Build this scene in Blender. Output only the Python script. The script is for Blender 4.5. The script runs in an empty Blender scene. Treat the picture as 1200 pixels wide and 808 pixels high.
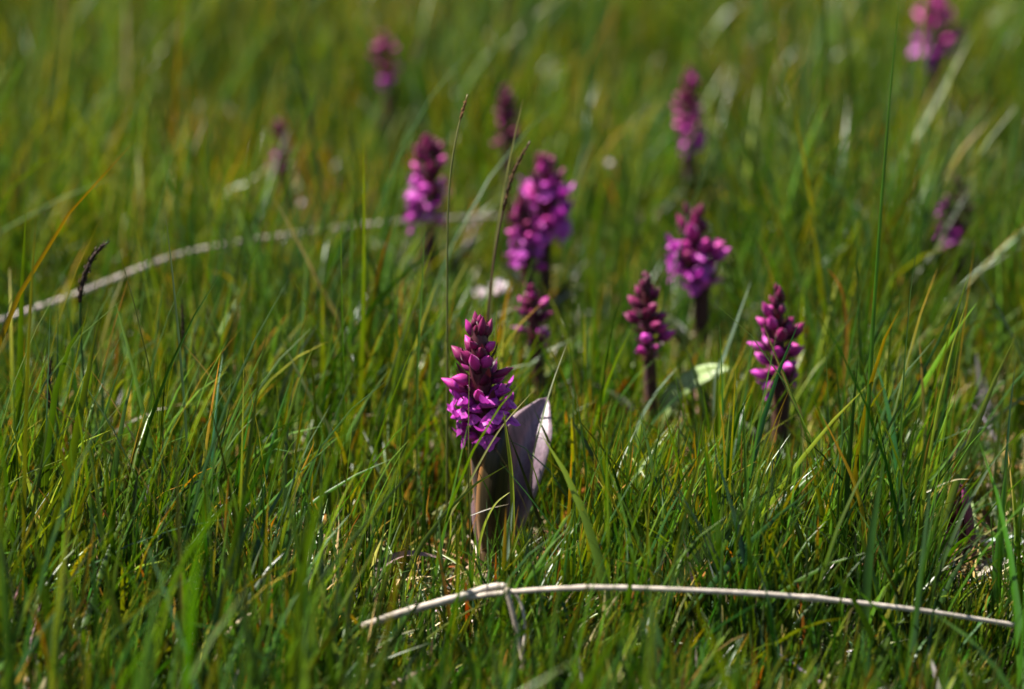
import bpy, math, random
import numpy as np
from mathutils import Vector, Matrix, Quaternion

rnd = random.Random(7)
rng = np.random.default_rng(11)
S = bpy.context.scene
COL = S.collection

# ------------------------------------------------------------------ camera
F = 3600.0            # focal length in photo pixels (photo is 1200 x 808)
PITCH = math.radians(16.0)
CAMH = 0.385
cam_d = bpy.data.cameras.new('camera')
cam = bpy.data.objects.new('camera', cam_d)
COL.objects.link(cam)
S.camera = cam
cam.location = (0, 0, CAMH)
cam.rotation_euler = (math.pi / 2 - PITCH, 0, 0)
cam_d.sensor_width = 36.0
cam_d.lens = F / 1200 * 36
cam_d.clip_start = 0.02
cam_d.clip_end = 500
cam_d.dof.use_dof = True
cam_d.dof.focus_distance = 1.06
cam_d.dof.aperture_fstop = 7.1

# ------------------------------------------------------------------ light
SUN_EL = math.radians(58)
SUN_AZ = math.radians(-74)      # from +Y (away from camera) towards +X
w = bpy.data.worlds.new('World')
S.world = w
w.use_nodes = True
nt = w.node_tree
bg = nt.nodes['Background']
sky = nt.nodes.new('ShaderNodeTexSky')
sky.sky_type = 'NISHITA'
sky.sun_disc = False
sky.sun_elevation = SUN_EL
sky.sun_rotation = SUN_AZ
nt.links.new(sky.outputs[0], bg.inputs[0])
bg.inputs[1].default_value = 0.05
sd = bpy.data.lights.new('sun', 'SUN')
sd.energy = 5.0
sd.angle = math.radians(0.55)
sd.color = (1.0, 0.95, 0.86)
sun = bpy.data.objects.new('sun', sd)
COL.objects.link(sun)
sdir = Vector((math.sin(SUN_AZ) * math.cos(SUN_EL), math.cos(SUN_AZ) * math.cos(SUN_EL), math.sin(SUN_EL)))
sun.rotation_euler = sdir.to_track_quat('Z', 'Y').to_euler()
sun.location = sdir * 3

S.view_settings.view_transform = 'Standard'
S.view_settings.look = 'None'
S.view_settings.gamma = 1.0
S.view_settings.use_curve_mapping = False
S.view_settings.exposure = 1.66
S.cycles.use_denoising = True
S.cycles.max_bounces = 6
S.cycles.transmission_bounces = 6
S.cycles.diffuse_bounces = 3
S.cycles.sample_clamp_indirect = 4

# ------------------------------------------------------------------ placing
FWD = Vector((0, math.cos(PITCH), -math.sin(PITCH)))
UPV = Vector((0, math.sin(PITCH), math.cos(PITCH)))
CAM = Vector((0, 0, CAMH))


def ray(px, py):
    return FWD + Vector((1, 0, 0)) * ((px - 600) / F) + UPV * ((404 - py) / F)


def P(px, py, depth):
    return CAM + ray(px, py) * depth


def G(px, py, z=0.0):
    r = ray(px, py)
    return CAM + r * ((z - CAMH) / r.z)


def gdepth(px, py):
    return (G(px, py) - CAM).dot(FWD)


def PY(px, py, y):
    r = ray(px, py)
    return CAM + r * (y / r.y)


def gz(x, y):
    return (0.0035 * np.sin(x * 31 + 1.3) * np.sin(y * 23 + .4) + 0.0025 * np.sin(x * 67 + y * 41)
            + 0.0012 * np.sin(x * 140 - y * 170 + 2) - 0.004)


# ------------------------------------------------------------------ mesh helpers
def link(name, me, parent=None, mat=None):
    o = bpy.data.objects.new(name, me)
    COL.objects.link(o)
    if parent is not None:
        o.parent = parent
    if mat is not None and me is not None:
        me.materials.clear()
        me.materials.append(mat)
    return o


def tag(o, label=None, cat=None, group=None, kind=None):
    for k, v in (('label', label), ('category', cat), ('group', group), ('kind', kind)):
        if v:
            o[k] = v
    return o


def np_mesh(name, verts, quads, cols=None):
    """verts (n,3), quads (m,4), cols (n,3)"""
    me = bpy.data.meshes.new(name)
    n, m = len(verts), len(quads)
    me.vertices.add(n)
    me.vertices.foreach_set('co', np.ascontiguousarray(verts, np.float32).ravel())
    me.loops.add(m * 4)
    me.loops.foreach_set('vertex_index', np.ascontiguousarray(quads, np.int32).ravel())
    me.polygons.add(m)
    me.polygons.foreach_set('loop_start', np.arange(0, m * 4, 4, dtype=np.int32))
    me.polygons.foreach_set('use_smooth', np.ones(m, bool))
    me.update(calc_edges=True)
    if cols is not None:
        a = me.color_attributes.new('Col', 'FLOAT_COLOR', 'POINT')
        c = np.ones((n, 4), np.float32)
        c[:, :3] = cols
        a.data.foreach_set('color', c.ravel())
    me.validate()
    return me


def grid_quads(R, K, closed=False):
    q = []
    for i in range(R - 1):
        for j in range(K if closed else K - 1):
            j2 = (j + 1) % K
            q.append((i * K + j, i * K + j2, (i + 1) * K + j2, (i + 1) * K + j))
    return np.array(q, np.int32)


def catmull(pts, n):
    pts = [np.array(p, float) for p in pts]
    if len(pts) == 2:
        return np.array([pts[0] + (pts[1] - pts[0]) * t for t in np.linspace(0, 1, n)])
    p = [2 * pts[0] - pts[1]] + pts + [2 * pts[-1] - pts[-2]]
    out = []
    m = len(pts) - 1
    for k in range(n):
        u = k / (n - 1) * m
        i = min(int(u), m - 1)
        t = u - i
        a, b, c, d = p[i], p[i + 1], p[i + 2], p[i + 3]
        out.append(.5 * ((2 * b) + (c - a) * t + (2 * a - 5 * b + 4 * c - d) * t * t + (3 * b - a - 3 * c + d) * t ** 3))
    return np.array(out)


def frames(path):
    T = np.gradient(path, axis=0)
    T /= np.linalg.norm(T, axis=1)[:, None] + 1e-12
    ref = np.array([0, 1.0, 0]) if abs(T[0][1]) < .8 else np.array([1.0, 0, 0])
    N = []
    a = ref - T[0] * ref.dot(T[0])
    a /= np.linalg.norm(a)
    for t in T:
        a = a - t * a.dot(t)
        a /= np.linalg.norm(a) + 1e-12
        N.append(a.copy())
    N = np.array(N)
    B = np.cross(T, N)
    return T, N, B


def tube_mesh(name, path, radii, K, cols):
    path = np.asarray(path)
    T, N, B = frames(path)
    R = len(path)
    ang = np.linspace(0, 2 * np.pi, K, endpoint=False)
    v = path[:, None, :] + (N[:, None, :] * np.cos(ang)[None, :, None] + B[:, None, :] * np.sin(ang)[None, :, None]) * np.asarray(radii)[:, None, None]
    v = v.reshape(-1, 3)
    c = np.repeat(np.asarray(cols), K, axis=0)
    q = grid_quads(R, K, True)
    # caps
    nv = len(v)
    v = np.vstack([v, path[:1], path[-1:]])
    c = np.vstack([c, c[:1], c[-1:]])
    caps = []
    for j in range(0, K, 2):
        caps.append((nv, (j + 2) % K, (j + 1) % K, j))
        o = (R - 1) * K
        caps.append((nv + 1, o + j, o + (j + 1) % K, o + (j + 2) % K))
    return np_mesh(name, v, np.vstack([q, np.array(caps, np.int32)]), c)


def strip_mesh(name, path, half, fold, face, cols, K=3, cup=0.0, asym=0.0):
    """blade or leaf along a path; face = vector the upper side looks to; fold = depth of the keel / half width"""
    path = np.asarray(path)
    T = np.gradient(path, axis=0)
    T /= np.linalg.norm(T, axis=1)[:, None] + 1e-12
    face = np.asarray(face, float)
    if face.ndim == 1:
        face = np.tile(face, (len(path), 1))
    Sx = np.cross(T, face)
    Sx /= np.linalg.norm(Sx, axis=1)[:, None] + 1e-9
    Nn = np.cross(Sx, T)
    u = np.linspace(-1, 1, K)
    u = u * (1 + asym * np.sign(u))
    half = np.asarray(half)
    fold = np.broadcast_to(np.asarray(fold, float), (len(path),))
    prof = np.abs(u) ** (1.0 + cup)
    v = path[:, None, :] + Sx[:, None, :] * (u[None, :, None] * half[:, None, None] * np.sqrt(np.maximum(.05, 1 - fold ** 2))[:, None, None]) \
        + Nn[:, None, :] * (prof[None, :, None] * (half * fold)[:, None, None])
    cols = np.asarray(cols)
    if cols.ndim == 2:
        cols = np.repeat(cols[:, None, :], K, axis=1)
    return np_mesh(name, v.reshape(-1, 3), grid_quads(len(path), K), cols.reshape(-1, 3))


# ------------------------------------------------------------------ materials
def M_new(name):
    m = bpy.data.materials.new(name)
    m.use_nodes = True
    nt = m.node_tree
    for n in list(nt.nodes):
        nt.nodes.remove(n)
    return m, nt, nt.nodes.new('ShaderNodeOutputMaterial')


def leafy(name, trans=0.35, rough=0.4, spec=0.5, tint=(1.25, 1.1, .6), noise=120.0, namt=0.25, bump=0.0, streak=None, sheen=0.0, coat=0.0):
    """vertex colour x noise -> principled + translucent"""
    m, nt, out = M_new(name)
    L = nt.links.new
    at = nt.nodes.new('ShaderNodeAttribute')
    at.attribute_name = 'Col'
    tc = nt.nodes.new('ShaderNodeTexCoord')
    nz = nt.nodes.new('ShaderNodeTexNoise')
    nz.inputs['Scale'].default_value = noise
    nz.inputs['Detail'].default_value = 3
    if streak:
        mp = nt.nodes.new('ShaderNodeMapping')
        mp.inputs['Scale'].default_value = streak
        L(tc.outputs['Object'], mp.inputs[0])
        L(mp.outputs[0], nz.inputs['Vector'])
    else:
        L(tc.outputs['Object'], nz.inputs['Vector'])
    mr = nt.nodes.new('ShaderNodeMapRange')
    mr.inputs['From Min'].default_value = .3
    mr.inputs['From Max'].default_value = .7
    mr.inputs['To Min'].default_value = 1 - namt
    mr.inputs['To Max'].default_value = 1 + namt
    L(nz.outputs['Fac'], mr.inputs['Value'])
    mul = nt.nodes.new('ShaderNodeVectorMath')
    mul.operation = 'SCALE'
    L(at.outputs['Color'], mul.inputs[0])
    L(mr.outputs[0], mul.inputs['Scale'])
    pb = nt.nodes.new('ShaderNodeBsdfPrincipled')
    L(mul.outputs[0], pb.inputs['Base Color'])
    pb.inputs['Roughness'].default_value = rough
    pb.inputs['Specular IOR Level'].default_value = spec
    if sheen:
        pb.inputs['Sheen Weight'].default_value = sheen
        pb.inputs['Sheen Roughness'].default_value = .35
    if bump:
        bp = nt.nodes.new('ShaderNodeBump')
        bp.inputs['Strength'].default_value = bump
        bp.inputs['Distance'].default_value = .0004
        L(nz.outputs['Fac'], bp.inputs['Height'])
        L(bp.outputs[0], pb.inputs['Normal'])
    if trans:
        tm = nt.nodes.new('ShaderNodeVectorMath')
        tm.operation = 'MULTIPLY'
        tm.inputs[1].default_value = tint
        L(mul.outputs[0], tm.inputs[0])
        tr = nt.nodes.new('ShaderNodeBsdfTranslucent')
        L(tm.outputs[0], tr.inputs['Color'])
        mx = nt.nodes.new('ShaderNodeMixShader')
        mx.inputs[0].default_value = trans
        L(pb.outputs[0], mx.inputs[1])
        L(tr.outputs[0], mx.inputs[2])
        L(mx.outputs[0], out.inputs[0])
    else:
        L(pb.outputs[0], out.inputs[0])
    return m


MG = leafy('grass_blade', trans=.32, rough=.36, spec=.40, tint=(1.5, 1.2, .3), noise=90, namt=.22)
MDRY = leafy('dry_straw', trans=.12, rough=.6, spec=.25, tint=(1, .95, .8), noise=400, namt=.3, bump=.3)
MLEAF = leafy('orchid_leaf', trans=.22, rough=.42, spec=.45, tint=(1.9, .9, .4), noise=1.0, namt=.28, bump=.25, streak=(900, 900, 60), sheen=.12)
MPET = leafy('petal', trans=.28, rough=.45, spec=.35, tint=(1.15, .8, 1.15), noise=700, namt=.22, bump=.15, sheen=.1)
MBRACT = leafy('bract', trans=.2, rough=.45, spec=.4, tint=(1.5, .7, .8), noise=500, namt=.25)
MSTEM = leafy('stem', trans=0, rough=.5, spec=.3, noise=1, namt=.25, streak=(500, 500, 40))
MSEED = leafy('sedge_spikelet', trans=0, rough=.7, spec=.2, noise=900, namt=.5, bump=.6)
MSTONE = leafy('pale_stone', trans=0, rough=.85, spec=.2, noise=500, namt=.3, bump=.6)


def ground_mat():
    m, nt, out = M_new('soil_and_thatch')
    L = nt.links.new
    tc = nt.nodes.new('ShaderNodeTexCoord')
    n1 = nt.nodes.new('ShaderNodeTexNoise')
    n1.inputs['Scale'].default_value = 60
    n1.inputs['Detail'].default_value = 6
    n2 = nt.nodes.new('ShaderNodeTexNoise')
    n2.inputs['Scale'].default_value = 420
    n2.inputs['Detail'].default_value = 4
    L(tc.outputs['Object'], n1.inputs['Vector'])
    L(tc.outputs['Object'], n2.inputs['Vector'])
    r1 = nt.nodes.new('ShaderNodeValToRGB')
    e = r1.color_ramp.elements
    e[0].position, e[0].color = .3, (.018, .012, .007, 1)
    e[1].position, e[1].color = .75, (.05, .075, .014, 1)
    k = r1.color_ramp.elements.new(.5)
    k.color = (.05, .034, .017, 1)
    L(n1.outputs['Fac'], r1.inputs[0])
    r2 = nt.nodes.new('ShaderNodeValToRGB')
    e = r2.color_ramp.elements
    e[0].position, e[0].color = .52, (0, 0, 0, 1)
    e[1].position, e[1].color = .68, (1, 1, 1, 1)
    L(n2.outputs['Fac'], r2.inputs[0])
    mx = nt.nodes.new('ShaderNodeMix')
    mx.data_type = 'RGBA'
    L(r2.outputs[0], mx.inputs['Factor'])
    L(r1.outputs[0], mx.inputs['A'])
    mx.inputs['B'].default_value = (.16, .115, .07, 1)
    pb = nt.nodes.new('ShaderNodeBsdfPrincipled')
    pb.inputs['Roughness'].default_value = .9
    L(mx.outputs['Result'], pb.inputs['Base Color'])
    bp = nt.nodes.new('ShaderNodeBump')
    bp.inputs['Distance'].default_value = .002
    L(n2.outputs['Fac'], bp.inputs['Height'])
    L(bp.outputs[0], pb.inputs['Normal'])
    L(pb.outputs[0], out.inputs[0])
    return m


# ------------------------------------------------------------------ ground
xs = np.concatenate([-np.geomspace(250, .75, 14)[:-1], np.linspace(-.75, .75, 151), np.geomspace(.75, 250, 14)[1:]])
ys = np.concatenate([-np.geomspace(60, .3, 8)[:-1], np.linspace(-.3, .55, 12)[:-1], np.linspace(.55, 3.4, 286), np.geomspace(3.4, 400, 16)[1:]])
X, Y = np.meshgrid(xs, ys)
Z = gz(X, Y) + .0012 * rng.standard_normal(X.shape)
gm = np_mesh('ground', np.stack([X, Y, Z], -1).reshape(-1, 3), grid_quads(len(ys), len(xs)))
ground = link('ground', gm, None, ground_mat())
tag(ground, 'dark soil with thatch under the meadow grass', 'ground', kind='structure')

# ------------------------------------------------------------------ where the orchids stand (photo pixels: x top, y top, y spike end, x base, y base)
ORCH = [
    dict(k='main', tx=560, ty=374, sb=519, bx=574, by=672, wid=46, n=58, open=.36, label='tall magenta orchid with a broad purple folded leaf beside its stem', leaf='main'),
    dict(k='r1', tx=911, ty=339, sb=455, bx=917, by=585, wid=36, n=52, open=.12, label='orchid spike of mostly closed buds with a pale dry blade crossing in front'),
    dict(k='r2', tx=757, ty=323, sb=424, bx=766, by=545, wid=34, n=46, open=.16, label='orchid with dark pointed crown and one drooping bright lip, above an arching pale leaf'),
    dict(k='r3', tx=815, ty=253, sb=338, bx=826, by=470, wid=42, n=44, open=.45, label='orchid with widely spread loose lilac flowers on a long dark stem'),
    dict(k='c1', tx=624, ty=334, sb=404, bx=632, by=520, wid=28, n=34, open=.15, label='small half-hidden orchid in the grass right behind the tallest orchid'),
    dict(k='c2', tx=612, ty=236, sb=312, bx=622, by=440, wid=32, n=42, open=.45, label='lower orchid of the overlapping pair'),
    dict(k='c3', tx=637, ty=186, sb=282, bx=645, by=412, wid=38, n=46, open=.6, label='fuller pink orchid rising behind its lower twin'),
    dict(k='l1', tx=501, ty=156, sb=264, bx=511, by=402, wid=36, n=50, open=.42, label='orchid standing beside the end of the pale fallen stalk'),
    dict(k='f1', tx=592, ty=104, sb=178, bx=598, by=312, wid=24, n=34, open=.08, label='dark crimson orchid bud spike far behind the overlapping pair'),
    dict(k='f2', tx=327, ty=141, sb=206, bx=345, by=300, wid=22, n=30, open=.12, label='leaning small orchid next to a bent orange blade'),
    dict(k='f3', tx=450, ty=40, sb=103, bx=462, by=225, wid=24, n=28, open=.2, label='faded thin orchid beside a grey-green blade and brown grass head'),
    dict(k='f4', tx=809, ty=83, sb=180, bx=809, by=300, wid=29, n=40, open=.16, label='upright distant orchid with pink buds on both sides, standing alone'),
    dict(k='f5', tx=1098, ty=-10, sb=78, bx=1098, by=195, wid=36, n=40, open=.25, label='broad distant orchid above a long slanting pale blade'),
    dict(k='f6', tx=1122, ty=210, sb=288, bx=1118, by=385, wid=27, n=30, open=.15, label='withering dark brown orchid with only a few magenta flowers left'),
    dict(k='y1', tx=1122, ty=570, sb=640, bx=1128, by=668, wid=13, n=22, open=0, label='short young purple orchid shoot among bare dry litter'),
]
for o in ORCH:
    b = G(o['bx'], o['by'])
    b.z = float(gz(b.x, b.y))
    o['base'] = b
    o['top'] = PY(o['tx'], o['ty'], b.y)
    o['sbp'] = PY(o['tx'] + (o['bx'] - o['tx']) * (o['sb'] - o['ty']) / (o['by'] - o['ty']), o['sb'], b.y)
    o['mpp'] = (b - CAM).dot(FWD) / F

FRONT = [P(x, y, d) for x, y, d in ((424, 735, 1.0), (526, 705, .995), (575, 697, .99), (640, 691, .985), (720, 689, .98), (850, 694, .98), (960, 702, .985), (1080, 716, .99), (1200, 735, 1.0), (1300, 752, 1.01))]
BACK = [G(x, y, z) for x, y, z in ((-60, 396, .034), (0, 376, .038), (90, 345, .042), (210, 299, .045), (330, 277, .045), (440, 263, .043), (520, 257, .040), (590, 254, .034))]

# sparse places: (px, py, radius in photo px, strength)
GAPS = [(795, 585, 42, .9), (1140, 550, 50, .7), (1135, 640, 42, .75), (1130, 700, 40, .7), (1165, 690, 45, .55), (795, 640, 36, .6), (400, 480, 34, .5), (400, 430, 38, .7), (580, 420, 40, .6), (640, 665, 40, .55),
        (290, 640, 30, .6), (340, 655, 35, .6), (470, 690, 45, .5), (1150, 480, 30, .8), (1050, 600, 30, .6), (575, 690, 55, .7), (230, 560, 30, .4), (960, 770, 60, .55)]
GW = []
for px, py, r, s in GAPS:
    g = G(px, py)
    GW.append((g.x, g.y, r * gdepth(px, py) / F, s))


def sparse(x, y):
    d = np.ones_like(x)
    for gx, gy, r, s in GW:
        d *= 1 - s * np.exp(-(((x - gx) / r) ** 2 + ((y - gy) / (r * 2.2)) ** 2))
    return d


def field(x, y, s, seed):
    r = np.random.default_rng(seed)
    v = 0
    for i in range(6):
        a, ph, k = r.uniform(0, 2 * np.pi), r.uniform(0, 6.28), s * r.uniform(.5, 1.6)
        v = v + np.sin((x * np.cos(a) + y * np.sin(a)) * k + ph)
    return v / 2.5


# ------------------------------------------------------------------ grass (uncountable: one object)
PAL = np.array([  # base, middle, tip
    [[.060, .078, .008], [.044, .104, .004], [.064, .118, .005]],   # fresh green
    [[.036, .056, .007], [.018, .055, .004], [.026, .064, .005]],   # deep green
    [[.090, .105, .009], [.100, .150, .004], [.155, .170, .006]],   # yellow green
    [[.045, .075, .030], [.038, .090, .028], [.065, .115, .045]],   # blue green
    [[.240, .190, .085], [.360, .300, .140], [.420, .340, .180]],   # straw
    [[.110, .070, .012], [.210, .085, .010], [.280, .110, .015]],   # orange brown
    [[.045, .085, .008], [.060, .110, .006], [.300, .150, .012]],   # green, orange tip
    [[.30, .26, .20], [.50, .44, .37], [.55, .48, .40]],            # bleached
])


def make_blades(bx, by, length, width, th0, bend, az, twist, typ, R, power=1.6, z0=None, foldamt=.35, colj=.30, K=3):
    N = len(bx)
    t = np.linspace(0, 1, R)
    th = th0[:, None] + bend[:, None] * t[None, :] ** power
    ds = (length / (R - 1))[:, None]
    hx = np.sin(th) * ds
    hz = np.cos(th) * ds
    hx = np.concatenate([np.zeros((N, 1)), np.cumsum((hx[:, 1:] + hx[:, :-1]) / 2, 1)], 1)
    hz = np.concatenate([np.zeros((N, 1)), np.cumsum((hz[:, 1:] + hz[:, :-1]) / 2, 1)], 1)
    az2 = az[:, None] + .25 * np.sin(twist)[:, None] * t[None, :]
    zb = gz(bx, by) - .001 if z0 is None else z0
    px = bx[:, None] + np.cos(az2) * hx
    py = by[:, None] + np.sin(az2) * hx
    pz = np.maximum(zb[:, None] + hz, .0005 + (gz(px, py) - .003))
    c = np.stack([px, py, pz], -1)
    Tn = np.stack([np.cos(az2) * np.sin(th), np.sin(az2) * np.sin(th), np.cos(th)], -1)
    side0 = np.stack([-np.sin(az2), np.cos(az2), np.zeros_like(az2)], -1)
    nrm0 = np.cross(side0, Tn)
    tw = twist[:, None] * (.35 + .65 * t[None, :])
    side = side0 * np.cos(tw)[..., None] + nrm0 * np.sin(tw)[..., None]
    nrm = np.cross(side, Tn)
    prof = np.minimum(1, .55 + 1.6 * t) * (1 - t ** 2.2) ** .8 + .02
    hw = (width / 2)[:, None] * prof[None, :]
    V = np.empty((N, R, K, 3))
    off = nrm * (hw * foldamt)[..., None]
    V[:, :, 0] = c - side * hw[..., None] + off
    V[:, :, K - 1] = c + side * hw[..., None] + off
    if K == 3:
        V[:, :, 1] = c
    pal = PAL[typ]                                    # N,3,3
    tt = t[None, :, None]
    wa = np.clip(1 - tt / .45, 0, 1)
    wc = np.clip((tt - .55) / .45, 0, 1)
    C = pal[:, None, 0] * wa + pal[:, None, 2] * wc + pal[:, None, 1] * (1 - wa - wc)
    j = 1 + colj * rng.standard_normal((N, 1, 3)) * np.array([.7, .4, .6]) + colj * .9 * rng.standard_normal((N, 1, 1))
    C = C * np.clip(j, .35, 1.9)
    yl = np.clip(.5 + .45 * field(bx, by, 14, 5), 0, 1)[:, None, None]     # patches of yellower and bluer sward
    C = C * (np.array([.80, .88, .95]) * (1 - yl) + np.array([1.22, 1.08, .8]) * yl)
    C = np.repeat(C[:, :, None, :], K, axis=2)
    q = grid_quads(R, K)
    Q = (q[None] + (np.arange(N) * R * K)[:, None, None]).reshape(-1, 4)
    return V.reshape(-1, 3), Q, C.reshape(-1, 3)


def wedge(n, y0, y1, mx=.12):
    y = np.sqrt(rng.uniform(y0 ** 2, y1 ** 2, n))
    x = rng.uniform(-1, 1, n) * (y * .172 + mx)
    return x, y


def keep(x, y, pw=1.0):
    return rng.uniform(0, 1, len(x)) < sparse(x, y) ** pw


def corridor(x, y, length):
    """keep blades low where they stand right in front of an orchid"""
    L = length.copy()
    for o in ORCH:
        b = o['base']
        r = o['wid'] * o['mpp'] * (1.5 if o['k'] != 'y1' else 2.8)
        dx = np.abs(x - b.x - (y - b.y) * b.x / b.y)
        dy = b.y - y
        sp = o['sbp'].z
        lim = np.maximum(.012, sp * .8 + dy * .33 * 0 - np.maximum(0, dy) * -.28 * 1.0 - .004) if o['k'] != 'main' else np.maximum(.016, .034 + np.maximum(0, dy) * .30)
        if o['k'] == 'y1':
            lim = .010 + np.maximum(0, dy) * .26
        m = (dx < r) & (dy > -.004) & (dy < .30)
        L = np.where(m, np.minimum(L, lim), L)
    for line, share, reach in ((FRONT, .86, .16), (BACK, .46, .22)):
        lx = np.array([p.x for p in line])
        for it in range(2):
            yy = np.interp(x, lx, [p.y for p in line])
            zz = np.interp(x, lx, [p.z for p in line])
        dy = yy - y
        m = (x > lx[0]) & (x < lx[-1]) & (dy > -.01) & (dy < reach) & (rng.uniform(0, 1, len(x)) < share)
        L = np.where(m, np.minimum(L, zz - .003 + np.maximum(0, dy) * .22), L)
    return L


def grass_layer(ntuft, y0, y1, per, lmean, wmean, R, probs, spread, tall=.08, K=3):
    x, y = wedge(ntuft, y0, y1)
    k = keep(x, y)
    x, y = x[k], y[k]
    cnt = rng.integers(per[0], per[1] + 1, len(x))
    hs = np.clip(1 + .28 * field(x, y, 22, 3) + .2 * rng.standard_normal(len(x)), .45, 1.7)
    ti = np.repeat(np.arange(len(x)), cnt)
    N = len(ti)
    tuft_az = rng.uniform(0, 2 * np.pi, len(x))
    tuft_typ = rng.choice(len(PAL), len(x), p=probs)
    bx = x[ti] + rng.normal(0, spread, N)
    by = y[ti] + rng.normal(0, spread, N)
    L = lmean * hs[ti] * np.clip(rng.lognormal(-.06, .38, N), .25, 2.1)
    tl = rng.uniform(0, 1, N) < tall
    L = np.where(tl, L * rng.uniform(1.25, 1.75, N), L)
    L *= .55 + .45 * sparse(bx, by)
    L = corridor(bx, by, L)
    Wd = wmean * np.clip(rng.lognormal(0, .35, N), .45, 2.4) * (L / lmean) ** .25
    az = np.where(rng.uniform(0, 1, N) < .35, rng.normal(.25, .7, N), rng.uniform(0, 2 * np.pi, N))
    th0 = np.abs(rng.normal(.10, .17, N))
    bend = np.abs(rng.normal(.32, .38, N))
    wild = rng.uniform(0, 1, N) < .13
    th0 = np.where(wild, th0 + rng.uniform(.2, .7, N), th0)
    tw = rng.normal(0, .9, N)
    typ = np.where(rng.uniform(0, 1, N) < .5, tuft_typ[ti], rng.choice(len(PAL), N, p=probs))
    dead = np.isin(typ, (4, 5, 7))
    L = np.where(dead, np.minimum(L * .75, lmean * .95), L)
    return make_blades(bx, by, L, Wd, th0, bend, az, tw, typ, R, K=K)


def join(parts):
    vs, qs, cs, o = [], [], [], 0
    for v, q, c in parts:
        vs.append(v)
        qs.append(q + o)
        cs.append(c)
        o += len(v)
    return np.vstack(vs), np.vstack(qs), np.vstack(cs)


pr_near = np.array([.36, .27, .16, .035, .050, .035, .055, .030])
pr_far = np.array([.32, .25, .19, .04, .055, .05, .07, .008])
pr_near /= pr_near.sum()
pr_far /= pr_far.sum()
layers = [
    grass_layer(1250, .70, .92, (5, 9), .040, .0016, 6, pr_near, .006, .06),
    grass_layer(5000, .92, 1.40, (5, 11), .044, .00132, 7, pr_near, .005, .10),
    grass_layer(5200, 1.40, 2.1, (5, 10), .046, .0014, 6, pr_far, .008, .08, K=2),
    grass_layer(6500, 2.1, 3.3, (4, 9), .050, .0019, 5, pr_far, .011, .08, K=2),
    grass_layer(1500, .85, 1.6, (4, 8), .017, .0010, 4, pr_near, .008, .05, K=2),    # short undergrowth
]
v, q, c = join(layers)
grass = link('meadow_grass', np_mesh('meadow_grass', v, q, c), None, MG)
tag(grass, 'dense fine green meadow grass covering the ground', 'grass', kind='stuff')

# dry thatch lying between the blades
N = 14000
x, y = wedge(N, .8, 2.4)
s = sparse(x, y)
m = rng.uniform(0, 1, N) < (.35 + .65 * (1 - s))
x, y = x[m], y[m]
xg, yg = [], []
for gx, gy, r, st in GW:
    k = int(120 * st)
    xg.append(rng.normal(gx, r * .7, k))
    yg.append(rng.normal(gy, r * 1.4, k))
x = np.concatenate([x] + xg)
y = np.concatenate([y] + yg)
N = len(x)
v, q, c = make_blades(x, y, rng.uniform(.008, .035, N), rng.uniform(.0007, .0019, N), rng.uniform(1.05, 1.6, N), rng.normal(0, .25, N),
                      rng.uniform(0, 6.28, N), rng.normal(0, .9, N), rng.choice([4, 5, 7], N, p=[.45, .2, .35]), 5, z0=gz(x, y) + rng.uniform(.001, .007, N))
th = link('dry_thatch', np_mesh('dry_thatch', v, q, c), None, MDRY)
tag(th, 'bleached dead grass pieces lying between the green blades', 'dry grass', kind='stuff')

# ------------------------------------------------------------------ orchid pieces (shared meshes, axis +Z outward, +Y up)
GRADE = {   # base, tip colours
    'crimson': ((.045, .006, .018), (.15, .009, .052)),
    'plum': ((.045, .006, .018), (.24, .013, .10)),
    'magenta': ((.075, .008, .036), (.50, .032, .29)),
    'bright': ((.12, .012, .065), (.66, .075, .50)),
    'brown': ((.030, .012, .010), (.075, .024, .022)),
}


def bud_mesh(grade, seed):
    r = random.Random(seed)
    R, K = 10, 8
    t = np.linspace(0, 1, R)
    rad = np.array([.13, .13, .14, .16, .25, .335, .34, .28, .16, .02]) * r.uniform(.92, 1.08)
    curve = .22 + r.uniform(-.05, .12)
    cen = np.stack([r.uniform(-.05, .05) * t ** 2, curve * t ** 2 - .06 * np.sin(t * 3), t], -1)
    a = np.linspace(0, 2 * np.pi, K, endpoint=False)
    ridg = 1 + .07 * np.cos(3 * a + r.uniform(0, 6))
    v = np.zeros((R, K, 3))
    v[:, :, 0] = cen[:, None, 0] + rad[:, None] * np.cos(a) * ridg
    v[:, :, 1] = cen[:, None, 1] + rad[:, None] * np.sin(a) * ridg * .92
    v[:, :, 2] = cen[:, None, 2]
    b, e = map(np.array, GRADE[grade])
    u = np.clip((t - .34) / .46, 0, 1) ** 1.1  # maroon base is the bud's own, carried further out to paint a shaded core
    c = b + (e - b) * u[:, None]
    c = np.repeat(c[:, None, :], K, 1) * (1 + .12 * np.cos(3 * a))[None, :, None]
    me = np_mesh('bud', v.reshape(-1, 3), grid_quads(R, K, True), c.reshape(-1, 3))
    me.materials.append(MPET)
    return me


BUDS = {g: [bud_mesh(g, i * 7 + 1) for i in range(4)] for g in GRADE}


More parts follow.
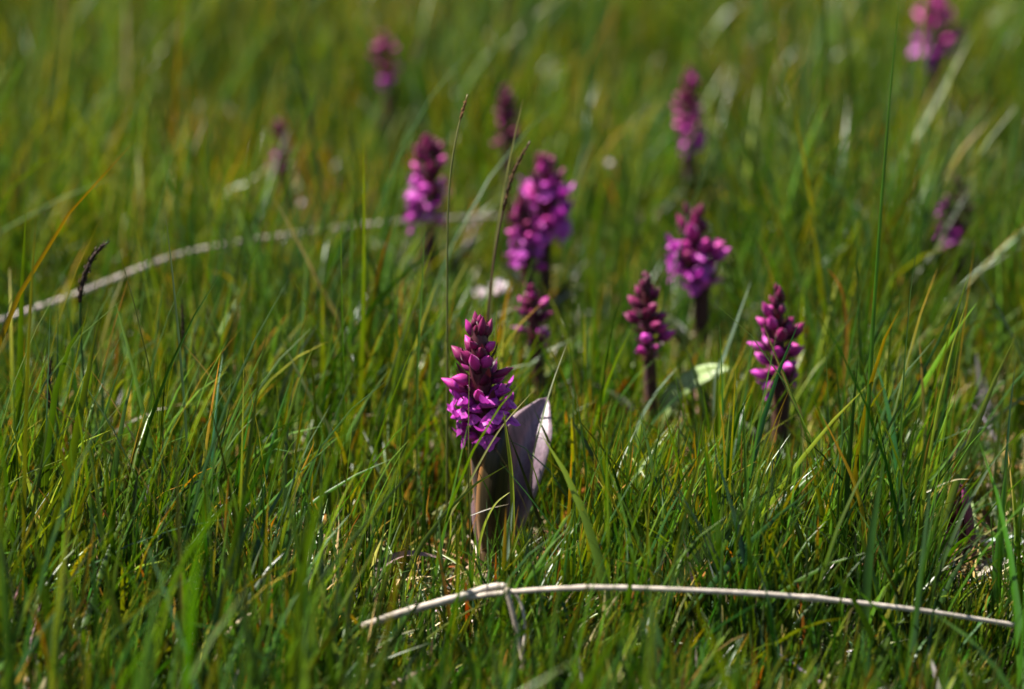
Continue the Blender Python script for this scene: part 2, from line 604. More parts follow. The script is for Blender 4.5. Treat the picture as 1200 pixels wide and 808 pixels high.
def petal(name, L, Wd, cupz, tipcol, basecol, mat, K=5, R=7, bendf=.3, point=1.0):
    t = np.linspace(0, 1, R)
    u = np.linspace(-1, 1, K)
    wid = Wd * np.sin(np.pi * np.clip(.06 + .94 * t, 0, 1) ** point) ** .75
    wid[-1] = Wd * .04
    v = np.zeros((R, K, 3))
    v[:, :, 0] = u[None] * wid[:, None]
    v[:, :, 2] = (t * L)[:, None]
    v[:, :, 1] = (bendf * L * t ** 2)[:, None] - cupz * Wd * (1 - u[None] ** 2) * np.sin(np.pi * t)[:, None]
    b, e = np.array(basecol), np.array(tipcol)
    c = b + (e - b) * np.clip(t * 1.4, 0, 1)[:, None]
    c = np.repeat(c[:, None], K, 1) * (1 - .18 * (np.abs(u) < .2))[None, :, None]
    me = np_mesh(name, v.reshape(-1, 3), grid_quads(R, K), c.reshape(-1, 3))
    me.materials.append(mat)
    return me


BRACT = [petal('bract', 1.0, .14 + .02 * i, .5, tc_, (.045, .014, .014), MBRACT, 3, 6, .18 + .08 * i, .8)
         for i, tc_ in enumerate([(.048, .006, .016), (.03, .006, .011), (.065, .008, .024)])]
BRACT_BROWN = [petal('bract', 1.0, .13, .5, (.055, .022, .016), (.04, .025, .012), MBRACT, 3, 6, .22, .8)]
LIPC = [((.44, .050, .40), (.30, .024, .26)), ((.56, .075, .48), (.40, .04, .33))]


def lip_mesh(seed, cols):
    """three-lobed lip, root at origin, spreading along +Z, hanging towards -Y"""
    r = random.Random(seed)
    R, K = 8, 11
    v = np.zeros((R, K, 3))
    c = np.zeros((R, K, 3))
    e, b = map(np.array, cols)
    for i in range(R):
        t = i / (R - 1)
        for j in range(K):
            u = -1 + 2 * j / (K - 1)
            ang = u * 1.15
            lobe = 1.0 + .22 * math.cos(3 * ang * 1.6) - .05 * abs(u) + .04 * math.sin(11 * u + seed)
            rr = t * lobe * (.55 + .45 * math.cos(ang * .6))
            xx = math.sin(ang) * rr * .95 + u * .12
            zz = math.cos(ang) * rr * .9
            droop = -.10 * t - .22 * t * t - .22 * abs(u) ** 1.6 * t + .07 * math.sin(9 * u + 5 * t + seed)
            v[i, j] = (xx, droop, zz)
            spot = 1.0
            if .25 < t < .85 and abs(u) < .8 and r.random() < .38:
                spot = .42          # the dark loop and dash marks of the lip
            c[i, j] = (b + (e - b) * t) * spot
    me = np_mesh('lip', v.reshape(-1, 3), grid_quads(R, K), c.reshape(-1, 3))
    me.materials.append(MPET)
    return me


LIPS = [lip_mesh(i, LIPC[i % 2]) for i in range(4)]
SEPAL = [petal('sepal', 1.0, .27, .45, e, b, MPET, 5, 7, .25, .9) for e, b in (((.42, .035, .36), (.22, .015, .15)), ((.50, .06, .45), (.28, .02, .2)))]


def hood_mesh():
    """ovary, spur and the helmet of upper petals"""
    R, K = 10, 8
    t = np.linspace(0, 1, R)
    rad = np.array([.09, .10, .12, .16, .22, .25, .25, .22, .14, .02])
    a = np.linspace(0, 2 * np.pi, K, endpoint=False)
    v = np.zeros((R, K, 3))
    v[:, :, 0] = rad[:, None] * np.cos(a) * 1.1
    sq = np.where(np.sin(a) < 0, .45, 1.05)
    v[:, :, 1] = (.16 * np.sin(t * 2.2))[:, None] + rad[:, None] * np.sin(a) * sq
    v[:, :, 2] = t[:, None]
    b, e = np.array((.09, .01, .045)), np.array((.40, .03, .33))
    c = np.repeat((b + (e - b) * np.clip((t - .2) / .5, 0, 1)[:, None])[:, None], K, 1)
    me = np_mesh('flower', v.reshape(-1, 3), grid_quads(R, K, True), c.reshape(-1, 3))
    me.materials.append(MPET)
    return me


HOOD = hood_mesh()


def basis(out, up, scale, loc):
    z = out.normalized()
    x = up.cross(z)
    if x.length < 1e-4:
        x = Vector((1, 0, 0)).cross(z)
    x.normalize()
    y = z.cross(x)
    m = Matrix((x, y, z)).transposed().to_4x4()
    return Matrix.Translation(loc) @ m @ Matrix.Diagonal((*((scale,) * 3 if not hasattr(scale, '__len__') else scale), 1))


def put(name, me, parent, mtx):
    o = bpy.data.objects.new(name, me)
    COL.objects.link(o)
    o.parent = parent
    o.matrix_basis = mtx
    return o


def leaf_part(root, pts, wid, face, fold, base_c, mid_c, tip_c, K=9, R=18, cup=.15, edge=None, thick=.0005, shape=1.0, jit=.12, fold1=None, blunt=.28, asym=0.0):
    path = catmull(pts, R)
    t = np.linspace(0, 1, R)
    prof = (.50 + .50 * np.sin(np.pi * np.clip(t * 1.05, 0, 1) ** shape)) * np.clip((1 - t) / blunt, 0, 1) ** .5 + .01
    half = wid * prof
    b, m_, e = map(np.array, (base_c, mid_c, tip_c))
    wa = np.clip(1 - t / .4, 0, 1)[:, None]
    wc = np.clip((t - .6) / .4, 0, 1)[:, None]
    c = b * wa + e * wc + m_ * (1 - wa - wc)
    c = np.repeat(c[:, None, :], K, 1) * (1 + jit * rng.standard_normal((1, K, 1)))
    if edge is not None:
        c[:, 0] = c[:, -1] = np.array(edge)
    ff = fold if fold1 is None else fold + (fold1 - fold) * t
    me = strip_mesh('leaf', path, half, ff, face, c, K, cup, asym)
    me.materials.append(MLEAF)
    o = put('leaf', me, root, Matrix())
    md = o.modifiers.new('thickness', 'SOLIDIFY')
    md.thickness = thick
    return o


def orchid(o):
    base, top, sbp = o['base'], o['top'], o['sbp']
    root = bpy.data.objects.new('orchid', None)
    COL.objects.link(root)
    root.empty_display_size = .01
    root.location = base
    tag(root, o['label'], 'orchid', 'orchids in flower in the meadow')
    r = random.Random(hash(o['k']) % 1 + sum(map(ord, o['k'])) * 13)
    H = top - base
    Sp = sbp - base
    ln = (H - Sp).length
    k = o['k']
    W = o['wid'] * o['mpp']
    brown = k == 'f6'
    # stem
    path = catmull([(0, 0, -.004), tuple(Sp * .5 + Vector((r.uniform(-.002, .002), r.uniform(-.002, .002), 0))), tuple(Sp), tuple(H * .5 + Sp * .5), tuple(H * .985 + Sp * .015)], 22)
    t = np.linspace(0, 1, 22)
    r0 = .0052 if k == 'main' else (.0030 if k != 'y1' else .0026)
    rad = r0 * (1 - .30 * t) * np.where(t > .9, 1 - (t - .9) * 6, 1)
    cb, ce = np.array((.075, .055, .022)), np.array((.060, .012, .018))
    if k in ('r3', 'l1', 'f1'):
        cb = np.array((.04, .02, .014))
    cols = cb + (ce - cb) * np.clip(t * 1.6, 0, 1)[:, None]
    me = tube_mesh('stem', path, rad, 10, cols)
    me.materials.append(MSTEM)
    put('stem', me, root, Matrix())
    axis = (H - Sp).normalized()
    n = o['n']
    phi0 = r.uniform(0, 6.28)
    e1 = axis.cross(Vector((0, 1, 0))).normalized()
    e2 = axis.cross(e1)
    bl0 = W * .50 if k != 'y1' else W * .8
    for i in range(n):
        f = (i + .5) / n
        f = f ** .92
        phi = phi0 + i * 2.39996 + r.uniform(-.2, .2)
        outw = e1 * math.cos(phi) + e2 * math.sin(phi)
        env = 1.0 if f < .45 else 1 - ((f - .45) / .55) ** 1.25 * .72
        if f < .12:
            env *= .9
        elev = math.radians(6 + 62 * f ** 2.5 + r.uniform(-14, 14))
        if k in ('r3',) and f < .5:
            env *= r.uniform(.8, 1.3)
        if k == 'y1':
            elev = math.radians(60 + 20 * f)
        d = outw * math.cos(elev) + axis * math.sin(elev)
        p = Sp + axis * (ln * (f * .93))
        length = min(W * env * r.uniform(.66, 1.06) / max(.35, math.cos(elev)), W * 1.1)
        length = max(length, W * .38)
        if f > .7:
            length *= 1 - .38 * (f - .7) / .3
        # bract below
        if brown or r.random() < .9:
            be = elev + math.radians(r.uniform(8, 26))
            bd = outw * math.cos(be) + axis * math.sin(be)
            bl = length * r.uniform(.55, .95)
            put('bract', r.choice(BRACT_BROWN if brown else BRACT), root, basis(bd, axis, bl, p - axis * (W * .05) + outw * r0 * .4))
        showy = brown and f < .5 and outw.x < -.25
        if brown and not showy:
            if r.random() < .75:
                put('bud', r.choice(BUDS['brown']), root, basis(d, axis, (length * .6, length * .6, length * .9), p))
            continue
        if r.random() > ((.66 if f < .8 else .9) if k != 'main' else .84) and k != 'y1' and not showy:
            continue
        if (f < o['open'] or showy) and r.random() < (.92 if k == 'main' else .85):
            # an open flower
            s = length * .98
            fl = put('flower', HOOD, root, basis(d, axis, s * .92, p))
            li = r.randrange(4)
            sc = .44 + r.uniform(-.05, .06)
            put('lip', LIPS[li], fl, Matrix.Translation((0, .02, .78)) @ Matrix.Rotation(math.radians(r.uniform(40, 78)), 4, 'X') @ Matrix.Rotation(r.uniform(-.25, .25), 4, 'Z') @ Matrix.Diagonal((sc * 1.12, sc, sc, 1)))
            for sd_ in (-1, 1):
                put('sepal', r.choice(SEPAL), fl, Matrix.Translation((sd_ * .1, .16, .74)) @ Matrix.Rotation(sd_ * math.radians(r.uniform(45, 75)), 4, 'Y') @ Matrix.Rotation(math.radians(r.uniform(-50, -10)), 4, 'X') @ Matrix.Diagonal((.5, .5, .55, 1)))
        else:
            if f > .86:
                g = r.choice(['crimson', 'crimson', 'plum'])
            elif f > .66:
                g = r.choice(['crimson', 'plum', 'plum', 'magenta'])
            elif f > .45:
                g = r.choice(['plum', 'magenta', 'magenta'])
            else:
                g = r.choice(['magenta', 'magenta', 'bright'] if k not in ('c2', 'c3', 'l1', 'r3') else ['bright', 'bright', 'magenta'])
            if k in ('f1', 'y1') or (k == 'r2' and f > .45):
                g = {'bright': 'magenta', 'magenta': 'plum', 'plum': 'crimson', 'crimson': 'crimson'}[g]
            fat = W * (r.uniform(.40, .60) if k != 'main' else r.uniform(.36, .5)) * (1 if f < .65 else 1 - .42 * (f - .65) / .35)
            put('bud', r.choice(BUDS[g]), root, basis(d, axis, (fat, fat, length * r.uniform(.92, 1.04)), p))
    # leaves
    mp = o['mpp']

    def lp(px, py, dy=0.0):
        return tuple(PY(px, py, base.y + dy) - base)
    if k == 'main':
        # brown sheath leaf wrapped round the front of the stem
        leaf_part(root, [lp(577, 668, -.003), lp(577, 625, -.007), lp(580, 575, -.010), lp(586, 528, -.009), lp(593, 490, -.004)], .0076, (.1, -1, .1), -.62, (.075, .05, .02), (.034, .024, .010), (.04, .024, .013), cup=.5, edge=(.24, .10, .02), jit=.28)  # orange edge paints sun shining through the rim; browns darkened for shade
        leaf_part(root, [lp(573, 668, .002), lp(567, 615, -.002), lp(562, 565, -.005), lp(559, 528, -.006), lp(556, 506, -.003)], .0062, (-.45, -1, .1), -.6, (.11, .055, .04), (.052, .022, .010), (.05, .018, .014), cup=.4, edge=(.26, .11, .02), jit=.28)  # backlit rim painted orange here too, browns deepened as shade
        # the broad folded purple leaf leaning right
        lf = leaf_part(root, [lp(583, 664, .006), lp(591, 612, .006), lp(604, 560, .009), lp(621, 512, .015), lp(641, 466, .026)], .0112, (.12, -1, .45), .52, (.19, .115, .145), (.22, .145, .185), (.20, .12, .16), cup=.0, edge=(.32, .24, .26), shape=1.25, jit=.16, blunt=.2, R=28, asym=-.12)
        lf['label'] = 'broad folded purple-grey leaf'
        leaf_part(root, [lp(570, 668, .004), lp(558, 630, .002), lp(554, 595, .003), lp(556, 570, .006)], .0045, (-.8, -.6, .3), -.5, (.18, .11, .12), (.20, .12, .13), (.18, .10, .11), cup=.2)
    elif k == 'y1':
        for a in (-.3, .9, 2.4):
            u = Vector((math.cos(a), math.sin(a), 0))
            leaf_part(root, [tuple(u * .003), tuple(u * .006 + H * .4), tuple(u * .0045 + H * .85), tuple(u * .002 + H * 1.02)], .0042, tuple(u), -.6, (.12, .06, .04), (.17, .035, .08), (.26, .03, .14), K=5, R=10, cup=.3)
    else:
        for j in range(2 if k != 'r2' else 1):
            a = r.uniform(0, 6.28) if j else r.choice([.2, 2.9])
            u = Vector((math.cos(a), math.sin(a) * .6, 0))
            hh = Sp.length
            Lh = hh * r.uniform(.75, .98)
            leaf_part(root, [tuple(u * .003), tuple(u * .006 + Sp * .35), tuple(u * .012 + Sp.normalized() * Lh * .75), tuple(u * (.02 + .008 * r.random()) + Sp.normalized() * Lh)], W * .42, tuple(-u + Vector((0, 0, .3))), .45, (.075, .085, .035), (.062, .085, .025), (.07, .075, .03), K=5, R=12, cup=.2)
        # a small leaf clasping the stem under the spike
        a = r.uniform(3.6, 5.6)
        u = Vector((math.cos(a), math.sin(a), 0))
        leaf_part(root, [tuple(u * .003 + Sp * .45), tuple(u * .0042 + Sp * .75), tuple(u * .006 + Sp * 1.02), tuple(u * .011 + Sp * 1.22)], W * .24, tuple(u), -.5, (.06, .05, .03), (.065, .022, .03), (.08, .016, .04), K=5, R=10, cup=.3)
    if k == 'r2':
        # broad arching pale leaf to the right
        leaf_part(root, [tuple(Vector((0, 0, .004))), lp(774, 490, -.004), lp(800, 455, -.008), lp(832, 437, -.012), lp(858, 431, -.014)], .0050, (-.5, -.75, .9), .25, (.14, .20, .05), (.19, .26, .09), (.16, .22, .04), K=7, R=16, cup=.2)
    return root


for o in ORCH:
    orchid(o)

# ------------------------------------------------------------------ single stalks, blades and seed heads that stand out
GREEN = ((.060, .085, .018), (.045, .11, .012), (.070, .13, .016))
DEEP = ((.03, .055, .014), (.02, .062, .010), (.03, .075, .012))
OLIVE = ((.09, .10, .025), (.11, .12, .03), (.17, .15, .05))
STRAW = ((.24, .19, .09), (.36, .30, .15), (.42, .36, .22))
PALE = ((.20, .24, .12), (.28, .32, .19), (.36, .36, .24))
BLUE = ((.10, .14, .08), (.13, .19, .12), (.20, .26, .18))
ORANGE = ((.10, .10, .02), (.28, .14, .02), (.36, .16, .03))
AMBER = ((.10, .15, .02), (.30, .24, .02), (.42, .22, .03))
YELLOW = ((.13, .17, .02), (.19, .24, .02), (.26, .26, .05))
WHITE = ((.30, .25, .20), (.42, .36, .30), (.46, .40, .34))
BROWN = ((.06, .03, .018), (.09, .045, .03), (.12, .06, .045))


def tri(cols, t):
    b, m_, e = map(np.array, cols)
    wa = np.clip(1 - t / .45, 0, 1)[:, None]
    wc = np.clip((t - .55) / .45, 0, 1)[:, None]
    return b * wa + e * wc + m_ * (1 - wa - wc)


def world_pts(pts, by, root=True, dy=0.0):
    """photo points, lower end first, on an upright sheet that stands on ground row by; dy = how far the tip leans away"""
    x0 = pts[0][0]
    y = G(x0, by).y
    n = len(pts)
    out = [PY(px, py, y + dy * (i + 1) / n) for i, (px, py) in enumerate(pts)]
    if root:
        g = G(x0 + (x0 - pts[1][0]) * .15, by)
        g.z = float(gz(g.x, g.y)) - .001
        out = [g] + out
    return out


def blade(label, pts, by, wmm, cols, name='grass_blade', cat='grass blade', dy=0.0, face=(-.5, -.7, .75), fold=.35, root=True, mat=None, group=None, tw=0.0):
    wp = world_pts(pts, by, root, dy)
    o0 = wp[0].copy()
    R = 24
    path = catmull([tuple(p - o0) for p in wp], R)
    t = np.linspace(0, 1, R)
    prof = np.minimum(1, .7 + .9 * t) * np.clip((1 - t) / .55, 0, 1) ** .7 + .03
    f = np.array(face, float)
    fa = np.stack([f * (1 - .0 * k) + np.array([math.sin(tw * k * 3), 0, 0]) for k in t])
    c = tri(cols, t)[:, None, :] * np.array([.9, 1.12, .9])[None, :, None] * (1 + .08 * rng.standard_normal((R, 1, 1)))
    me = strip_mesh(name, path, wmm * .0005 * prof, fold, fa, c, 3)
    ob = link(name, me, None, mat or MG)
    ob.location = o0
    return tag(ob, label, cat, group)


def stalk(label, pts, by, wmm, cols, name='dry_stalk', cat='stalk', root=False, dy=0.0, nodes=(), wp=None, mat=None, taper=.35):
    wp = wp or world_pts(pts, by, root, dy)
    o0 = wp[0].copy()
    R = 48
    path = catmull([tuple(p - o0) for p in wp], R)
    t = np.linspace(0, 1, R)
    rad = wmm * .0005 * (1 - taper * t) * (1 + .06 * rng.standard_normal(R))
    for nd in nodes:
        rad *= 1 + .35 * np.exp(-((t - nd) / .012) ** 2)
    c = tri(cols, t) * (1 + .12 * rng.standard_normal((R, 1)))
    me = tube_mesh(name, path, rad, 8, c)
    ob = link(name, me, None, mat or MDRY)
    ob.location = o0
    return tag(ob, label, cat)


def sedge(label, pts, by, head, smm, hmm, hcol=(.030, .016, .011), scol=DEEP, dy=0.0, loose=.25, name='sedge_spike', cat='sedge'):
    """stem with a dark seed head; head = share of the visible path taken by the head at the tip end"""
    wp = world_pts(pts, by, True, dy)
    o0 = wp[0].copy()
    root = bpy.data.objects.new(name, None)
    COL.objects.link(root)
    root.empty_display_size = .01
    root.location = o0
    tag(root, label, cat)
    R = 60
    path = catmull([tuple(p - o0) for p in wp], R)
    t = np.linspace(0, 1, R)
    me = tube_mesh('stem', path, smm * .0005 * (1 - .5 * t), 6, tri(scol, t))
    me.materials.append(MSTEM)
    put('stem', me, root, Matrix())
    k0 = int(R * (1 - head))
    T, Nn, B = frames(path)
    # scales of the head, each a small pointed husk pressed against the stem
    vs, qs, cs, off = [], [], [], 0
    L = np.linalg.norm(path[-1] - path[k0])
    m = max(18, int(L / .0009))
    r = random.Random(len(label) * 31 + int(by))
    for i in range(m):
        f = i / m
        kk = k0 + f * (R - 1 - k0)
        a0 = int(kk)
        p = path[a0] + (path[min(a0 + 1, R - 1)] - path[a0]) * (kk - a0)
        phi = i * 2.4
        o_ = Nn[a0] * math.cos(phi) + B[a0] * math.sin(phi)
        env = math.sin(math.pi * min(1, .12 + .88 * f) ** .8) ** .6 + .15
        hw = hmm * .0005 * env
        ax = T[a0] + o_ * (loose + .15 * r.random())
        ax /= np.linalg.norm(ax)
        sx = np.cross(ax, o_)
        sx /= np.linalg.norm(sx)
        ll = hmm * .0013 * (.8 + .5 * r.random())
        q0 = p + o_ * hw * .35
        vv = [q0 - ax * ll * .1, q0 + sx * hw * .5 + ax * ll * .35 + o_ * hw * .3, q0 + ax * ll, q0 - sx * hw * .5 + ax * ll * .35 + o_ * hw * .3, q0 + o_ * hw * .75 + ax * ll * .35]
        vs += vv
        qs += [(off, off + 1, off + 4, off + 4), (off + 1, off + 2, off + 4, off + 4), (off + 2, off + 3, off + 4, off + 4), (off + 3, off, off + 4, off + 4)]
        cc = np.array(hcol) * r.uniform(.5, 1.9)
        cs += [cc] * 5
        off += 5
    me = bpy.data.meshes.new('seed_head')
    me.from_pydata([tuple(v_) for v_ in vs], [], [q_[:3] for q_ in qs])
    at = me.color_attributes.new('Col', 'FLOAT_COLOR', 'POINT')
    at.data.foreach_set('color', np.hstack([np.array(cs), np.ones((len(cs), 1))]).astype(np.float32).ravel())
    me.materials.append(MSEED)
    put('seed_head', me, root, Matrix())
    # core so the head is solid
    me = tube_mesh('seed_core', path[k0:], hmm * .00035 * np.array([math.sin(math.pi * min(1, .1 + .9 * f) ** .8) ** .6 + .1 for f in np.linspace(0, 1, R - k0)]), 7, np.tile(np.array(hcol) * .8, (R - k0, 1)))
    me.materials.append(MSEED)
    put('seed_core', me, root, Matrix())
    return root


# the broken reed and the long stalk lying across the front
def DP(l, d):
    return [P(x, y, d) for x, y in l]


rr = bpy.data.objects.new('broken_reed', None)
COL.objects.link(rr)
rr.empty_display_size = .01
rw = DP([(424, 735), (470, 719), (530, 702), (570, 690), (588, 687.5), (594, 690)], .992)
rr.location = rw[0]
tag(rr, 'thick bleached reed snapped and folded over in front of the tallest orchid', 'reed')
for nm, pts, w0, w1, cc in (('upper_segment', [p - rw[0] for p in rw], 2.7, 2.4, WHITE),
                            ('hanging_segment', [p - rw[0] for p in DP([(593, 689), (600, 715), (608, 750), (618, 800), (624, 840)], .985)], 1.9, 1.6, ((.32, .26, .20), (.28, .23, .18), (.24, .19, .15))),
                            ('hanging_sliver', [p - rw[0] for p in DP([(594, 690), (606, 700), (613, 716), (615, 740), (613, 762), (610, 790)], .99)], 1.0, .9, WHITE)):
    pth = catmull([tuple(p) for p in pts], 30)
    t = np.linspace(0, 1, 30)
    me = tube_mesh(nm, pth, (w0 + (w1 - w0) * t) * .0005 * (1 + .05 * rng.standard_normal(30)), 10, tri(cc, t) * (1 + .12 * rng.standard_normal((30, 1))))
    me.materials.append(MDRY)
    put(nm, me, rr, Matrix())
stalk('long thin bleached stalk arching from the broken reed across the grass', None, 0, 1.9, WHITE,
      wp=FRONT[1:], nodes=(.33, .62, .86), taper=.1)
# pale stalk lying on the grass further back
stalk('pale pinkish fallen stalk lying on the grass behind the dark sedge heads', None, 0, 2.5, ((.42, .34, .31), (.50, .42, .38), (.40, .33, .27)),
      wp=BACK, nodes=(.2, .55, .8), taper=.25)

sedge('dark brown sedge head bent over to the right at its tip', [(106, 520), (98, 440), (94, 375), (96, 335), (110, 300), (127, 283)], 640, .42, 1.2, 2.2)
sedge('short straight dark sedge head low in the grass beside the bent one', [(64, 560), (60, 500), (57, 460), (60, 418)], 650, .38, 1.0, 1.9)
sedge('very thin dark sedge head rising above the grass below the fallen stalk', [(224, 520), (219, 440), (215, 395), (213, 350)], 610, .30, .9, 1.2)
sedge('tall slanting brown grass head crossing beside the overlapping orchid pair', [(566, 480), (571, 380), (579, 305), (590, 245), (603, 200), (621, 166)], 612, .34, 1.1, 1.5, hcol=(.075, .035, .016), scol=BROWN)
sedge('slim upright stem with small brown tip left of the tallest orchid', [(524, 480), (524, 400), (524, 300), (527, 215), (536, 155), (548, 111)], 640, .12, 1.1, 1.1, hcol=(.16, .075, .03), scol=OLIVE)
sedge('blurred brown grass head beside the faded distant orchid', [(474, 150), (479, 90), (493, 42)], 245, .26, 1.2, 2.2, hcol=(.07, .03, .02))
sedge('dark grass head rising out beyond the dark crimson bud spike', [(582, 110), (586, 60), (596, -10), (600, -40)], 240, .40, 1.2, 2.4)
sedge('dark upright sedge head far off beyond the fallen stalk', [(70, 130), (72, 60), (76, 0), (79, -30)], 225, .4, 1.2, 2.2)

B = blade
B('pale straw blade leaning left over the grass ahead of the fallen stalk', [(400, 390), (385, 355), (352, 288), (322, 234)], 520, 1.9, STRAW)
B('dark green blade leaning left in front of the fallen stalk', [(452, 420), (446, 345), (428, 285), (404, 198)], 530, 1.7, DEEP)
B('thin upright green blade under the orchid beside the fallen stalk', [(489, 480), (491, 400), (495, 330), (498, 258)], 640, 1.2, GREEN)
B('narrow olive blade running up beside the slanting brown grass head', [(570, 470), (574, 380), (580, 290), (590, 225), (602, 165), (613, 116)], 605, 1.3, OLIVE)
B('curled orange dry blade behind the orchid of closed buds', [(989, 450), (992, 400), (989, 350), (980, 328), (968, 314)], 560, 1.8, ORANGE)
B('yellow blade with an orange tip arching left at the sparse patch', [(1017, 690), (1012, 610), (1002, 568), (984, 528), (964, 488)], 735, 1.7, AMBER)
B('broad dark green blade standing upright in front of the sparse patch', [(1014, 730), (1020, 650), (1028, 590), (1036, 540)], 800, 3.6, DEEP)
B('tall narrow green blade below the orchid of closed buds', [(880, 700), (876, 600), (873, 520), (871, 462)], 745, 1.6, GREEN)
B('olive blade lying over to the right with a brown middle', [(798, 682), (850, 640), (914, 585), (944, 556)], 715, 1.8, ((.16, .18, .03), (.20, .10, .04), (.12, .13, .03)))
B('long slanting pale blade below the broad distant orchid', [(1044, 218), (1072, 165), (1102, 112), (1140, 38)], 322, 3.0, PALE)
B('pale upright withered blade beside the withering orchid', [(1139, 280), (1138, 200), (1136, 130)], 340, 2.4, PALE)
B('light blue-green blade between the two orchids on the right', [(838, 455), (850, 415), (864, 375), (880, 330)], 575, 1.9, BLUE)
B('thin tan blade crossing in front of the orchid of closed buds', [(940, 500), (930, 470), (912, 425), (893, 376)], 640, 1.2, ((.20, .17, .06), (.30, .25, .10), (.34, .26, .14)))
B('grey-green upright blade touching the kink of the broken reed', [(586, 720), (592, 680), (597, 635), (601, 588)], 760, 2.2, BLUE)
B('thin olive blade slanting across the stem of the tallest orchid', [(520, 625), (545, 575), (585, 505), (627, 456)], 695, 1.2, OLIVE)
B('thin straight blade standing before the left side of the tallest orchid', [(551, 620), (549, 520), (550, 425)], 700, .9, OLIVE)
B('fresh green blade right in front of the tallest orchid stem', [(602, 640), (600, 560), (594, 510), (590, 482)], 708, 1.9, YELLOW)
B('thin pale blade rising behind the tip of the purple leaf', [(622, 560), (636, 490), (648, 448), (664, 404)], 668, .9, PALE)
B('bright green blade bending right across the foot of the tallest orchid', [(560, 660), (566, 622), (580, 592), (600, 575)], 705, 1.3, YELLOW)
B('short dark blade leaning left against the foot of the tallest orchid', [(590, 655), (584, 615), (574, 580), (560, 552)], 700, 1.2, DEEP)
B('dull brown dry blade crossing low over the tallest orchid foot', [(552, 604), (575, 596), (597, 591)], 690, .6, ((.06, .05, .02), (.09, .07, .03), (.10, .08, .03)), root=False)
B('orange dead blade under the brown dead leaf', [(532, 770), (524, 700), (515, 655), (508, 625)], 800, 1.3, ORANGE)
B('wide green blade with an orange patch at mid height, low in the front grass', [(214, 780), (212, 700), (209, 600), (206, 515)], 850, 2.6, ((.05, .09, .015), (.09, .085, .015), (.035, .05, .012)))
B('broad light green blade leaning left in the front grass', [(165, 830), (150, 760), (132, 700), (116, 650)], 880, 4.0, GREEN)
B('broad green blade beside the fallen purple petal', [(-10, 800), (10, 770), (24, 730), (34, 690)], 880, 4.2, GREEN)
B('straw-tipped blade leaning left over the deep grass under the fallen stalk', [(297, 570), (282, 505), (254, 452), (214, 402)], 650, 1.4, ((.08, .11, .02), (.12, .15, .03), (.32, .24, .09)))
B('pale blue-green blade leaning left in the thick grass', [(392, 522), (372, 480), (350, 438), (332, 402)], 620, 1.8, BLUE)
B('yellow-green blade lying flat in the thick grass', [(205, 474), (255, 473), (290, 479), (322, 488)], 560, 1.7, YELLOW, root=False)
B('bent orange blade over the leaning small orchid', [(360, 230), (350, 185), (338, 150), (326, 118)], 318, 3.0, ORANGE)
B('grey-green blade leaning against the faded distant orchid', [(506, 175), (496, 140), (487, 110), (478, 78)], 262, 3.2, BLUE)
B('arched straw blade behind the fallen stalk', [(250, 262), (244, 236), (228, 222), (204, 226)], 340, 2.0, STRAW)
B('pale blade slanting toward the leaning small orchid', [(262, 236), (290, 214), (318, 194)], 330, 2.2, PALE)
B('straw blade standing alone in the far grass', [(148, 70), (148, 30), (147, -12)], 215, 3.2, STRAW)
B('pale curved blade low beside the arching orchid leaf', [(744, 520), (752, 490), (768, 462), (794, 430)], 600, 1.5, BLUE)
B('flat pale blade lying below the arching orchid leaf', [(794, 488), (815, 486), (848, 486)], 540, 1.3, PALE, root=False)
B('white dry blade lying in the grass below the orchid of closed buds', [(884, 577), (897, 569), (910, 560)], 620, 1.2, WHITE, root=False, mat=MDRY)
B('straight dark blade rising right of the curled orange blade', [(1013, 480), (1008, 400), (1005, 330), (1003, 272)], 590, 1.3, DEEP)
B('long leaning green blade at the edge of the sparse patch', [(1030, 660), (1070, 590), (1110, 540), (1150, 480)], 700, 1.6, GREEN)
B('thin curled straw tip over the young purple shoot', [(1060, 600), (1090, 575), (1118, 563), (1136, 562)], 690, 1.0, ((.10, .12, .03), (.16, .15, .05), (.5, .42, .25)))
B('pale dry blade lying beyond the young purple shoot', [(1146, 675), (1172, 662), (1204, 650)], 700, 2.2, WHITE, root=False, mat=MDRY, face=(0, -.4, 1))
B('bleached dry blade lying beside the long stalk end', [(1142, 718), (1172, 714), (1206, 712)], 745, 1.8, WHITE, root=False, mat=MDRY, face=(0, -.4, 1))
B('dark withered stem in the sparse patch', [(1152, 598), (1168, 628), (1192, 664)], 660, 2.2, BROWN, root=False, mat=MDRY)
B('lilac-white withered leaf standing in the sparse patch', [(1150, 480), (1147, 450), (1144, 412)], 520, 3.2, ((.40, .33, .36), (.52, .44, .48), (.5, .42, .44)), name='withered_leaf', cat='leaf', mat=MDRY)
B('smaller lilac-white withered leaf next to the larger one', [(1160, 500), (1157, 470), (1153, 440)], 530, 2.8, ((.40, .33, .36), (.50, .43, .47), (.5, .42, .44)), name='withered_leaf', cat='leaf', mat=MDRY)
B('white withered leaf under the pale straw blade', [(405, 400), (400, 378), (393, 352)], 480, 3.4, WHITE, name='withered_leaf', cat='leaf', mat=MDRY)
B('white withered leaf in the grass above the tallest orchid', [(430, 450), (424, 420), (417, 392)], 500, 2.6, WHITE, name='withered_leaf', cat='leaf', mat=MDRY)
B('brown dead leaf arching over the grass left of the tallest orchid', [(430, 690), (444, 667), (478, 650), (525, 656)], 720, 4.2, ((.09, .05, .045), (.14, .085, .08), (.20, .13, .12)), name='dead_leaf', cat='leaf', mat=MDRY, root=False, face=(0, -.5, 1), fold=.5, dy=.01)
pt = petal('fallen_petal', .006, .0024, .4, (.42, .03, .30), (.3, .02, .2), MPET)
fp = link('fallen_petal', pt)
fp.location = P(-3, 727, 1.0)
fp.rotation_euler = (1.1, .4, .9)
tag(fp, 'loose magenta petal caught in the grass', 'petal')


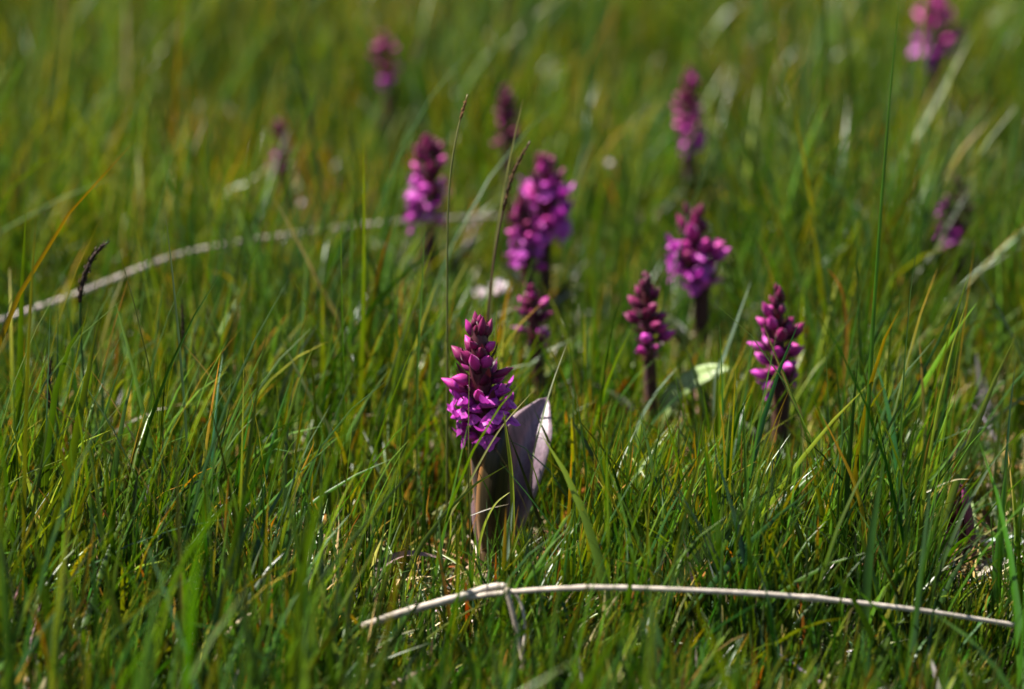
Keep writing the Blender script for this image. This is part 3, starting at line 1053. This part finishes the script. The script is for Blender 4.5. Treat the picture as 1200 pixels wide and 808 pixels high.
# small white flowers
def white_flower(label, px, py, by, hw_px):
    y = G(px, by).y
    top = PY(px, py, y)
    base = G(px, by)
    base.z = float(gz(base.x, base.y))
    s = hw_px * y / F
    root = bpy.data.objects.new('white_flower', None)
    COL.objects.link(root)
    root.empty_display_size = .01
    root.location = base
    tag(root, label, 'flower', 'small white flowers in the grass')
    me = tube_mesh('stem', catmull([(0, 0, 0), tuple((top - base) * .5 + Vector((.002, 0, 0))), tuple(top - base)], 12), np.full(12, .0006), 6, np.tile((.05, .09, .02), (12, 1)))
    me.materials.append(MSTEM)
    put('stem', me, root, Matrix())
    for i in range(16):
        a = i * 2.4
        el = math.radians(75 - 80 * i / 16)
        d = Vector((math.cos(a) * math.cos(el), math.sin(a) * math.cos(el), math.sin(el)))
        put('petal', WPET, root, basis(d, Vector((0, 0, 1)), s, top - base))


WPET = petal('petal', 1.0, .3, .4, (.78, .76, .72), (.6, .62, .45), MPET, 5, 6, .25, .9)
white_flower('rounded white flower beside the slanting brown grass head', 584, 343, 470, 17)
white_flower('white flower half sunk in grass left of the slanting brown grass head', 562, 348, 462, 13)
white_flower('tiny white flower alone between the distant orchids', 714, 193, 300, 6)
white_flower('tiny white flower behind the fallen stalk', 353, 240, 320, 6)

# pale stones in the two bare patches
STN = []
for i in range(4):
    r = np.random.default_rng(90 + i)
    R, K = 6, 8
    t = np.linspace(0, math.pi, R)
    a = np.linspace(0, 2 * math.pi, K, endpoint=False)
    v = np.stack([np.sin(t)[:, None] * np.cos(a), np.sin(t)[:, None] * np.sin(a) * .8, np.repeat(np.cos(t)[:, None] * .55, K, 1)], -1)
    v *= 1 + .16 * r.standard_normal((R, K, 1))
    me = np_mesh('pebble', v.reshape(-1, 3), grid_quads(R, K, True), np.tile([(.55, .48, .45), (.50, .40, .38), (.6, .56, .52), (.42, .36, .33)][i], (R * K, 1)) * (1 + .1 * r.standard_normal((R * K, 1))))
    me.materials.append(MSTONE)
    STN.append(me)
r = random.Random(5)
for cx, cy, sx, sy, n, lab, grp in ((795, 575, 24, 34, 16, 'pale pinkish pebble in the bare spot below the arching orchid leaf', 'pebbles in the small bare spot'),
                                    (1148, 560, 45, 60, 26, 'pale pebble in the dry bare patch around the young purple shoot', 'pebbles in the dry bare patch')):
    for i in range(n):
        g = G(r.gauss(cx, sx * .7), r.gauss(cy, sy * .7))
        s = r.uniform(.0016, .0042)
        ob = link('pebble', r.choice(STN))
        ob.location = (g.x, g.y, float(gz(g.x, g.y)) + s * .35 + r.uniform(0, .004) * 0)
        ob.rotation_euler = (r.uniform(-.4, .4), r.uniform(-.4, .4), r.uniform(0, 6.3))
        ob.scale = (s, s, s)
        tag(ob, lab, 'pebble', grp)
